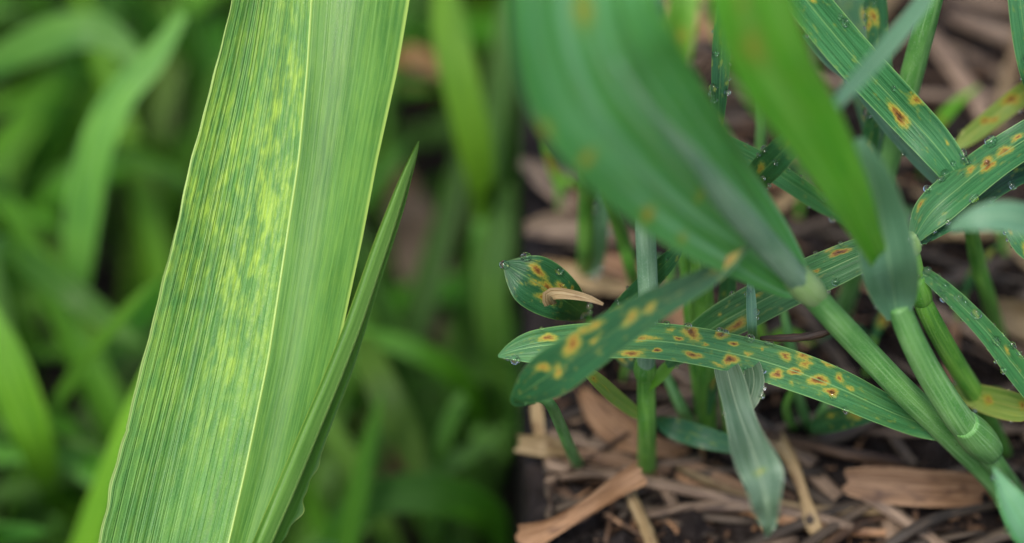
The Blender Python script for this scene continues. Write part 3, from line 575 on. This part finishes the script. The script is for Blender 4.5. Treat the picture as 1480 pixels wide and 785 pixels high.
stalk_px([(1440, 190, 3, 22), (1460, 110, 5, 24), (1478, 40, 6, 22), (1490, -30, 6, 20)], 'cream', 'light straw standing steeply by the pale yellowing blade')
stalk_px([(1340, 4, 3, 18), (1390, -2, 4, 20), (1460, 14, 4, 22), (1520, 20, 3, 20)], 'straw', 'straw lying level at the very top of the bed')
stalk_px([(1320, 342, 3, 12), (1380, 338, 4, 18), (1450, 338, 4, 18), (1520, 344, 3, 16)], 'cream', 'light level straw behind the thin dark stem')
strip_px([(1440, 440, 4, 20), (1462, 455, 6, 48), (1490, 470, 6, 50), (1520, 480, 4, 24)], 'cream', 'rounded cream scrap of dry leaf behind the dewy blade', curl=.7)
strip_px([(1260, 236, 3, 20), (1290, 224, 4, 34), (1340, 218, 4, 34), (1390, 230, 3, 18)], 'straw', 'dry leaf patch between the tall stem and the diagonal blade', curl=.4)
strip_px([(990, 52, 8, 10), (1010, 40, 10, 26), (1034, 30, 10, 26), (1060, 20, 8, 12)], 'tan', 'orange-tan dry leaf behind the hanging dewy blade', curl=.5)
strip_px([(1060, 300, 4, 12), (1095, 312, 5, 20), (1140, 285, 5, 18), (1170, 262, 4, 8)], 'cream', 'cream strip with green edge beneath the crossing blades', curl=.5)

lowlab = ' under the dense crop'
lab = {'straw': 'loose tan straw lying among others on the soil', 'straw2': 'dull grey-brown straw lying among others on the soil',
       'twig': 'thin dark brown twig lying flat on the soil', 'tan': 'small reddish tan scrap of dry leaf on the soil', 'cream': 'small light scrap of dry leaf on the soil'}
rr = random.Random(4)
for k in range(325):
    lowbed = 175 <= k < 205
    if lowbed: x, y = rr.uniform(-.13, -.012), rr.uniform(.33, .6)
    elif k < 205: x, y = rr.uniform(.008, .088), rr.uniform(.205, .345)
    else:                                   # the same litter goes on round about
        while True:
            x, y = rr.uniform(.006, .17), rr.uniform(.13, .46)
            if x > .085 or not .21 < y < .345: break
    a = rr.choice([rr.gauss(0, .5), rr.uniform(0, 3.14)]); L = rr.uniform(.012, .042); W = rr.choice([rr.uniform(.0005, .001), rr.uniform(.0008, .0018)])
    mat = rr.choices(['straw', 'straw2', 'twig', 'tan', 'cream'], [.22, .40, .27, .07, .04])[0]
    ts = np.linspace(-1, 1, 14); bend = rr.uniform(-.12, .12) * L
    px = x + np.cos(a) * ts * L / 2 - np.sin(a) * bend * ts ** 2; py = y + np.sin(a) * ts * L / 2 + np.cos(a) * bend * ts ** 2
    if not lowbed: px = np.maximum(px, EDGE_X + .003)
    zb = np.array([gheight(q, s) for q, s in zip(px, py)]); z = np.full(14, zb.max()) * .7 + zb * .3 + rr.uniform(.0004, .0035) + ts * rr.uniform(-.001, .001)
    ctr = np.stack([px, py, z], 1); grp = 'loose litter on the soil: ' + mat
    if mat in ('tan', 'cream'):
        side = np.array([-np.sin(a), np.cos(a), rr.uniform(-.3, .3)]); u = np.linspace(-1, 1, 5)
        pr = (1 - .5 * ts ** 2)[:, None, None] * W * 1.4
        pts = ctr[:, None, :] + side[None, None, :] * u[None, :, None] * pr + np.array([0, 0, 1]) * (u ** 2)[None, :, None] * pr * .4
        me = grid_mesh('dry_leaf', pts, np.stack([np.broadcast_to(u * W * 1400, (14, 5)), np.broadcast_to((ts * L * 500)[:, None], (14, 5))], -1))
        tag(link('dry_leaf', me, mat), lab[mat] + (lowlab if lowbed else ''), 'dry leaf', grp)
    else:
        nm = 'twig' if mat == 'twig' else 'straw_stalk'
        me = tube_mesh(nm, ctr, np.full(14, W * (.45 if mat == 'twig' else .8)), 8, .6)
        tag(link(nm, me, mat), lab[mat] + (lowlab if lowbed else ''), 'twig' if mat == 'twig' else 'straw', grp)

# ------------------------------------------------------------------ the big blade (left), rooted in the lower crop
def rails(ys, L, M, Rr, dl, dm, dr, nu, name, mat, step=2.6, W0=10.0, mott=None, root=None, org=None, wave=None):
    yy = np.arange(ys[0], ys[-1], step)
    def sm(v):
        q = np.interp(yy, ys, v); k = int(60 / step) | 1; ker = np.hanning(k + 2)[1:-1]; ker /= ker.sum()
        return np.convolve(np.pad(q, k // 2, mode='reflect', reflect_type='odd'), ker, 'valid')
    l, m, r_ = sm(L), sm(M), sm(Rr); a, b_, c = sm(dl), sm(dm), sm(dr)
    u = np.linspace(-1, 1, nu); pts = np.zeros((len(yy), nu, 3))
    for i, y in enumerate(yy):
        for j, q in enumerate(u):
            t = abs(q)
            if q < 0: x = m[i] + (l[i] - m[i]) * t; d = b_[i] + (a[i] - b_[i]) * t + .006 * math.sin(math.pi * t)
            else: x = m[i] + (r_[i] - m[i]) * t; d = b_[i] + (c[i] - b_[i]) * t + .006 * math.sin(math.pi * t)
            if wave: x += wave(y, q); d += .25 * wave(y, q) * K
            pts[i, j] = P(x, y, d)
    return pts
hb = P(262, 1140, 1.0); hroot = np.array([hb[0] - .012, hb[1] + .03, gheight(hb[0] - .012, hb[1] + .03)])
hr = thing('wheat_plant', 'tall wheat plant with one very broad yellow-mottled blade folded along its midrib', 'wheat plant', Vector(hroot))
ctr = catmull([hroot, hroot * .6 + hb * .4 + (0, .004, 0), hb + (0, .004, -.02), hb, hb + (0.002, 0, .012)], 50)
link('stem', tube_mesh('stem', ctr, np.linspace(.0022, .0017, 50), 14, 1, .02), 'stem', hr, hroot)
ys = [-700, -500, -350, -200, -80, 0, 100, 230, 350, 520, 680, 785, 850, 950, 1050, 1140]
Lx = [452, 418, 392, 368, 350, 335, 311, 276, 249, 206, 165, 140, 131, 148, 198, 258]
Mx = [460, 466, 466, 462, 456, 450, 444, 432, 414, 388, 355, 331, 314, 291, 273, 262]
Rx = [466, 540, 585, 604, 602, 592, 575, 546, 523, 486, 447, 404, 375, 335, 296, 266]
dl = [1.10, 1.05, 1.02, 1.0, .996, .994, .993, .992, .991, .991, .991, .991, .992, .995, .998, 1.0]
dm = [1.10, 1.055, 1.028, 1.01, 1.005, 1.004, 1.003, 1.003, 1.003, 1.003, 1.003, 1.003, 1.003, 1.003, 1.002, 1.0]
dr = [1.10, 1.05, 1.02, 1.0, .993, .991, .990, .990, .990, .992, .994, .996, .998, 1.0, 1.0, 1.0]
pts = rails(ys, Lx, Mx, Rx, dl, dm, dr, 81, 'leaf', 'hero', wave=lambda y, q: (1.6 * math.sin(y / 23) + 1.1 * math.sin(y / 9.5)) * max(0, abs(q) - .9) * 10 * (.35 + .65 * (y > 620)) * (q < 0))
def hero_mott(u, xy):
    y = xy[..., 1]; f = np.clip((u + 1.0) / 1.0, 0, 1)
    m = np.where(u < 0, .22 + .68 * np.clip(1 - np.abs(y - 270) / 430, 0, 1), .24)
    m = m + np.where(u < 0, .35 * np.exp(-((f - .72) / .22) ** 2) * np.clip(1 - np.abs(y - 330) / 380, 0, 1), 0)
    return np.clip(m, 0, 1)
mid = pts[:, 40]
n_, m_ = pts.shape[:2]
# the blade in two halves either side of the midrib, with the rib between
arc = np.concatenate([[0], np.cumsum(np.linalg.norm(np.diff(mid, axis=0), axis=1))]) * 1000
uu = np.linspace(-1, 1, m_)[None, :].repeat(n_, 0); XY = project(pts.reshape(-1, 3)).reshape(n_, m_, 2); MO = hero_mott(uu, XY)
for nm, sl_, mat in (('mottled_half', slice(0, 41), 'hero'), ('smooth_half', slice(40, 81), 'heroback')):
    q = pts[:, sl_]; us = uu[:, sl_]
    me = grid_mesh('leaf_half', q, np.stack([us * 12.5, arc[:, None].repeat(q.shape[1], 1)], -1), {'edge': np.abs(us), 'mottle': MO[:, sl_], 'lesion': np.zeros(us.shape)})
    lf = link('leaf_half', me, mat, hr, hroot)
    lf['label'] = 'ribbed half of the blade, mottled with yellow' if nm[0] == 'm' else 'plain smooth half of the blade'
ys2 = [204, 222, 262, 300, 350, 410, 470, 540, 630, 710, 785, 840, 920, 1010, 1110]
L2 = [604, 594, 575, 560, 540, 519, 497, 469, 430, 396, 364, 342, 312, 284, 262]
M2 = [605, 602, 589, 578, 562, 542, 522, 495, 458, 425, 392, 366, 332, 296, 265]
R2 = [606, 604, 594, 585, 569, 549, 531, 509, 474, 446, 412, 384, 346, 306, 268]
pts = rails(ys2, L2, M2, R2, [.985] * 10 + [.982, .985, .99, .995, 1.0], [.972] * 10 + [.972, .975, .982, .99, 1.0], [.99] * 10 + [.99, .99, .992, .996, 1.0], 33, 'leaf', 'heroback',
            wave=lambda y, q: (5.0 * math.sin(y / 11.5) + 2.5 * math.sin(y / 5.3)) * max(0, q - .6) * 2.4 * min(1, max(0, (y - 640) / 90)))
lf = link('leaf', finish_leaf('leaf', pts, pts[:, 16], 4.0, 'heroback', mottle=.0), 'heroback', hr, hroot)
lf['label'] = 'narrow young blade folded along its length with a pointed tip'

# ------------------------------------------------------------------ dense crop behind it, on the lower ground
def clampx(p):
    p = p.copy(); lim = .0; over = p[:, 0] > lim - .012
    p[over, 0] = lim - .012 + .012 * np.tanh((p[over, 0] - (lim - .012)) / .012); return p
def blade_world(ctr, side, wid, fold=.25, nu=7):
    t = nrm(np.gradient(ctr, axis=0)); s = nrm(side - (side * t).sum(1, keepdims=True) * t); nn = nrm(np.cross(t, s))
    u = np.linspace(-1, 1, nu)
    return ctr[:, None, :] + s[:, None, :] * u[None, :, None] * wid[:, None, None] + nn[:, None, :] * (np.abs(u) * fold)[None, :, None] * wid[:, None, None]
def crop_leaf(root, org, p0, az, L, W, lean, droop, mat, tw=0.0):
    n = 22; t = np.linspace(0, 1, n); el = np.radians(88 - lean) - droop * t ** 1.6
    d = np.stack([np.cos(az + tw * t) * np.cos(el), np.sin(az + tw * t) * np.cos(el), np.sin(el)], 1)
    ctr = p0 + np.concatenate([[np.zeros(3)], np.cumsum(d[:-1] * L / (n - 1), axis=0)])
    ctr[:, 2] = np.maximum(ctr[:, 2], LOW + .004); ctr = clampx(ctr)
    wid = W / 2 * np.clip(np.minimum(.35 + t * 3.0, 1), 0, 1) * np.sqrt(np.clip(1 - t ** 3.2, 0.0004, 1))
    side = np.stack([-np.sin(az + tw * t), np.cos(az + tw * t), np.full(n, .25)], 1)
    pts = blade_world(ctr, side, wid)
    return link('leaf', finish_leaf('leaf', pts, ctr, W * 500, mat), mat, root, org)
GRP = 'dense wheat crop behind the mottled blade'
rr = random.Random(21)
spots_ = []
for k in range(3000):
    x, y = rr.uniform(-.165, -.006), rr.uniform(.17, .62)
    if abs(x + .018) < .011 and .30 < y < .52 and rr.random() < .5: continue
    if math.hypot((x + .022) / .013, (y - .40) / .14) < 1: continue          # the bare gap where soil shows
    if all(math.hypot(x - a, y - b) > .025 for a, b in spots_): spots_.append((x, y))
    if len(spots_) >= 72: break
for x, y in spots_:
    z = gheight(x, y) - .001; org = np.array([x, y, z])
    kind = rr.choices(['crop', 'croplime', 'cropblue'], [.5, .3, .2])[0]
    kl = {'crop': 'deep green', 'croplime': 'lime green', 'cropblue': 'greyish green'}[kind]
    r = thing('wheat_plant', 'blurred %s wheat plant in the dense crop %s' % (kl, 'at the foot of the soil bank' if x > -.03 else 'behind the mottled blade'), 'wheat plant', (x, y, z), GRP)
    hgt = rr.uniform(.025, .06); top = np.array([x + rr.uniform(-.006, .003), y + rr.uniform(-.005, .005), z + hgt])
    ctr = catmull([org, org * .5 + top * .5 + (rr.uniform(-.002, .002), 0, 0), top], 12)
    link('stem', tube_mesh('stem', ctr, np.linspace(.0019, .0013, 12), 8), 'stemb', r, org)
    az = rr.uniform(0, 6.28)
    for q in range(rr.randint(5, 7)):
        f = rr.uniform(.25, 1.0); p0 = org + (top - org) * f
        cap = max(.05, (-.025 - p0[2]) * 1.25)
        crop_leaf(r, org, p0, az + q * 2.3 + rr.uniform(-.4, .4), min(cap * 1.1, rr.uniform(.08, .16)), rr.uniform(.0042, .0078), rr.uniform(3, 30), rr.choice([rr.uniform(.2, .9), rr.uniform(.8, 2.2)]), kind if rr.random() < .75 else 'crop', rr.uniform(-.8, .8))

# individual crop leaves that can be told apart in the blur
def crop_px(label, c, mat, foot, fold=.12):
    """leaf from tip to base, then a stem down to the lower ground at foot (dx, dy in metres)"""
    c = [(q[0], q[1], 1 + (q[2] - 1) * .6, q[3] * .82) for q in c]
    b = P(*c[-1][:3]); x, y = b[0] + foot[0], b[1] + foot[1]; org = np.array([x, y, gheight(x, y) - .001])
    r = thing('wheat_plant', label, 'wheat plant', Vector(org), GRP)
    pts, mid, W0 = ribbon_px(c, fold=fold, nu=7, step=12)
    link('leaf', finish_leaf('leaf', pts, mid, W0, mat), mat, r, org)
    ctr = catmull([org, org * .5 + b * .5 + (0, .003, 0), b], 16)
    link('stem', tube_mesh('stem', ctr, np.linspace(.0019, .0012, 16), 8), 'stemb', r, org)
crop_px('blurred wheat plant with a light green blade arching over to one side', [(265, 20, 1.42, 16), (222, 84, 1.42, 44), (175, 138, 1.42, 54), (138, 215, 1.43, 60), (118, 320, 1.46, 62), (110, 410, 1.5, 46), (112, 470, 1.56, 14)], 'cropblue', (-.005, .03))
crop_px('blurred wheat plant with a pale bluish blade bowed nearly level', [(215, 110, 1.5, 14), (165, 56, 1.5, 50), (110, 44, 1.5, 64), (40, 66, 1.52, 62), (-30, 110, 1.56, 40), (-60, 170, 1.6, 12)], 'cropblue', (0, .02))
crop_px('blurred wheat plant with a slanting mid-green blade ending beside the mottled blade', [(205, 500, 1.42, 12), (160, 466, 1.42, 40), (100, 420, 1.42, 46), (40, 376, 1.45, 42), (0, 350, 1.5, 14)], 'crop', (-.01, .02))
crop_px('blurred wheat plant with a short wide lime blade', [(-20, 430, 1.36, 14), (0, 500, 1.36, 66), (28, 580, 1.37, 78), (58, 660, 1.4, 60), (80, 740, 1.5, 14)], 'croplime', (0, .02))
crop_px('blurred wheat plant with a drooping blade pointing down through the bare gap', [(612, 705, 1.4, 14), (590, 640, 1.4, 52), (558, 570, 1.4, 58), (530, 510, 1.42, 46), (520, 470, 1.47, 14)], 'croplime', (-.01, .03))
crop_px('blurred wheat plant with a thin blade arching across the bare gap', [(500, 478, 1.45, 8), (560, 492, 1.45, 34), (620, 516, 1.45, 40), (672, 556, 1.47, 36), (695, 620, 1.52, 12)], 'crop', (-.004, .02))
crop_px('blurred wheat plant with a low blade bowed into a bright arch', [(450, 830, 1.42, 14), (500, 752, 1.40, 54), (560, 716, 1.40, 66), (640, 716, 1.40, 70), (705, 745, 1.42, 60), (730, 800, 1.48, 16)], 'crop', (-.012, .01))
crop_px('blurred wheat plant with a whitish-green upright blade close to the bank', [(736, 270, 1.5, 10), (722, 330, 1.5, 46), (710, 410, 1.5, 56), (712, 490, 1.52, 54), (722, 570, 1.56, 36), (728, 640, 1.6, 12)], 'cropblue', (-.008, .02))
crop_px('blurred wheat plant with a tall lime blade beside the bare gap', [(640, -60, 1.45, 20), (648, 30, 1.45, 60), (668, 130, 1.45, 66), (690, 230, 1.47, 58), (696, 320, 1.52, 16)], 'croplime', (-.01, .03))
crop_px('blurred wheat plant with a broad blade lying low in the shade', [(135, 700, 1.45, 12), (90, 655, 1.45, 54), (30, 640, 1.46, 66), (-40, 660, 1.5, 50), (-70, 710, 1.55, 14)], 'cropblue', (0, .02))
crop_px('withered wheat plant with a broad brown dead blade in the bare gap', [(648, 500, 1.72, 16), (626, 430, 1.72, 78), (604, 360, 1.72, 88), (588, 290, 1.72, 70), (578, 240, 1.76, 14)], 'deadb', (-.004, .03))
crop_px('withered wheat plant with an ochre dead blade low beside the young pointed blade', [(610, 715, 1.7, 12), (565, 685, 1.7, 54), (515, 650, 1.7, 62), (475, 610, 1.72, 46), (460, 580, 1.76, 10)], 'deado', (-.004, .03))
crop_px('withered wheat plant with a short orange dead blade high beside the broad blade', [(645, 112, 1.6, 10), (620, 92, 1.6, 40), (590, 82, 1.6, 44), (560, 90, 1.62, 14)], 'deado', (-.004, .03))
crop_px('blurred wheat plant with a small bent blade tip turned back', [(655, 588, 1.38, 8), (668, 574, 1.38, 24), (656, 598, 1.39, 28), (640, 640, 1.41, 28), (632, 690, 1.45, 12)], 'cropblue', (-.004, .02))
for c, m_, l_ in [([(585, 60, .004), (600, 90, .004), (640, 110, .004)], 'tan', 'blurred orange-tan dry leaf on the ground beyond the young pointed blade'),
               ([(500, 600, .004), (540, 650, .004), (590, 690, .004)], 'tan', 'blurred ochre dry leaf on the ground below the drooping blade'),
               ([(585, 290, .004), (600, 360, .004), (610, 450, .004)], 'straw2', 'blurred brown dry leaf on the ground in the bare gap')]:
    q = []
    for a, b_, h in c:
        dv = FWD + (a - 740) * K * RT - (b_ - 392.5) * K * UP; q.append(CAMP + dv * (LOW + h + .004 - CAM_H) / dv[2])
    ctr = catmull(q, 16); t = np.linspace(-1, 1, 16); wid = .006 * np.sqrt(np.clip(1 - t ** 4, .001, 1)); sd_ = np.cross(nrm(np.gradient(ctr, axis=0)), np.array([0, 0, 1.0]))
    pts = blade_world(ctr, sd_, wid, .2); me = grid_mesh('dry_leaf', pts, np.stack([np.broadcast_to(np.linspace(-6, 6, 7), (16, 7)), np.broadcast_to((t * 15)[:, None], (16, 7))], -1))
    tag(link('dry_leaf', me, m_), l_, 'dry leaf')
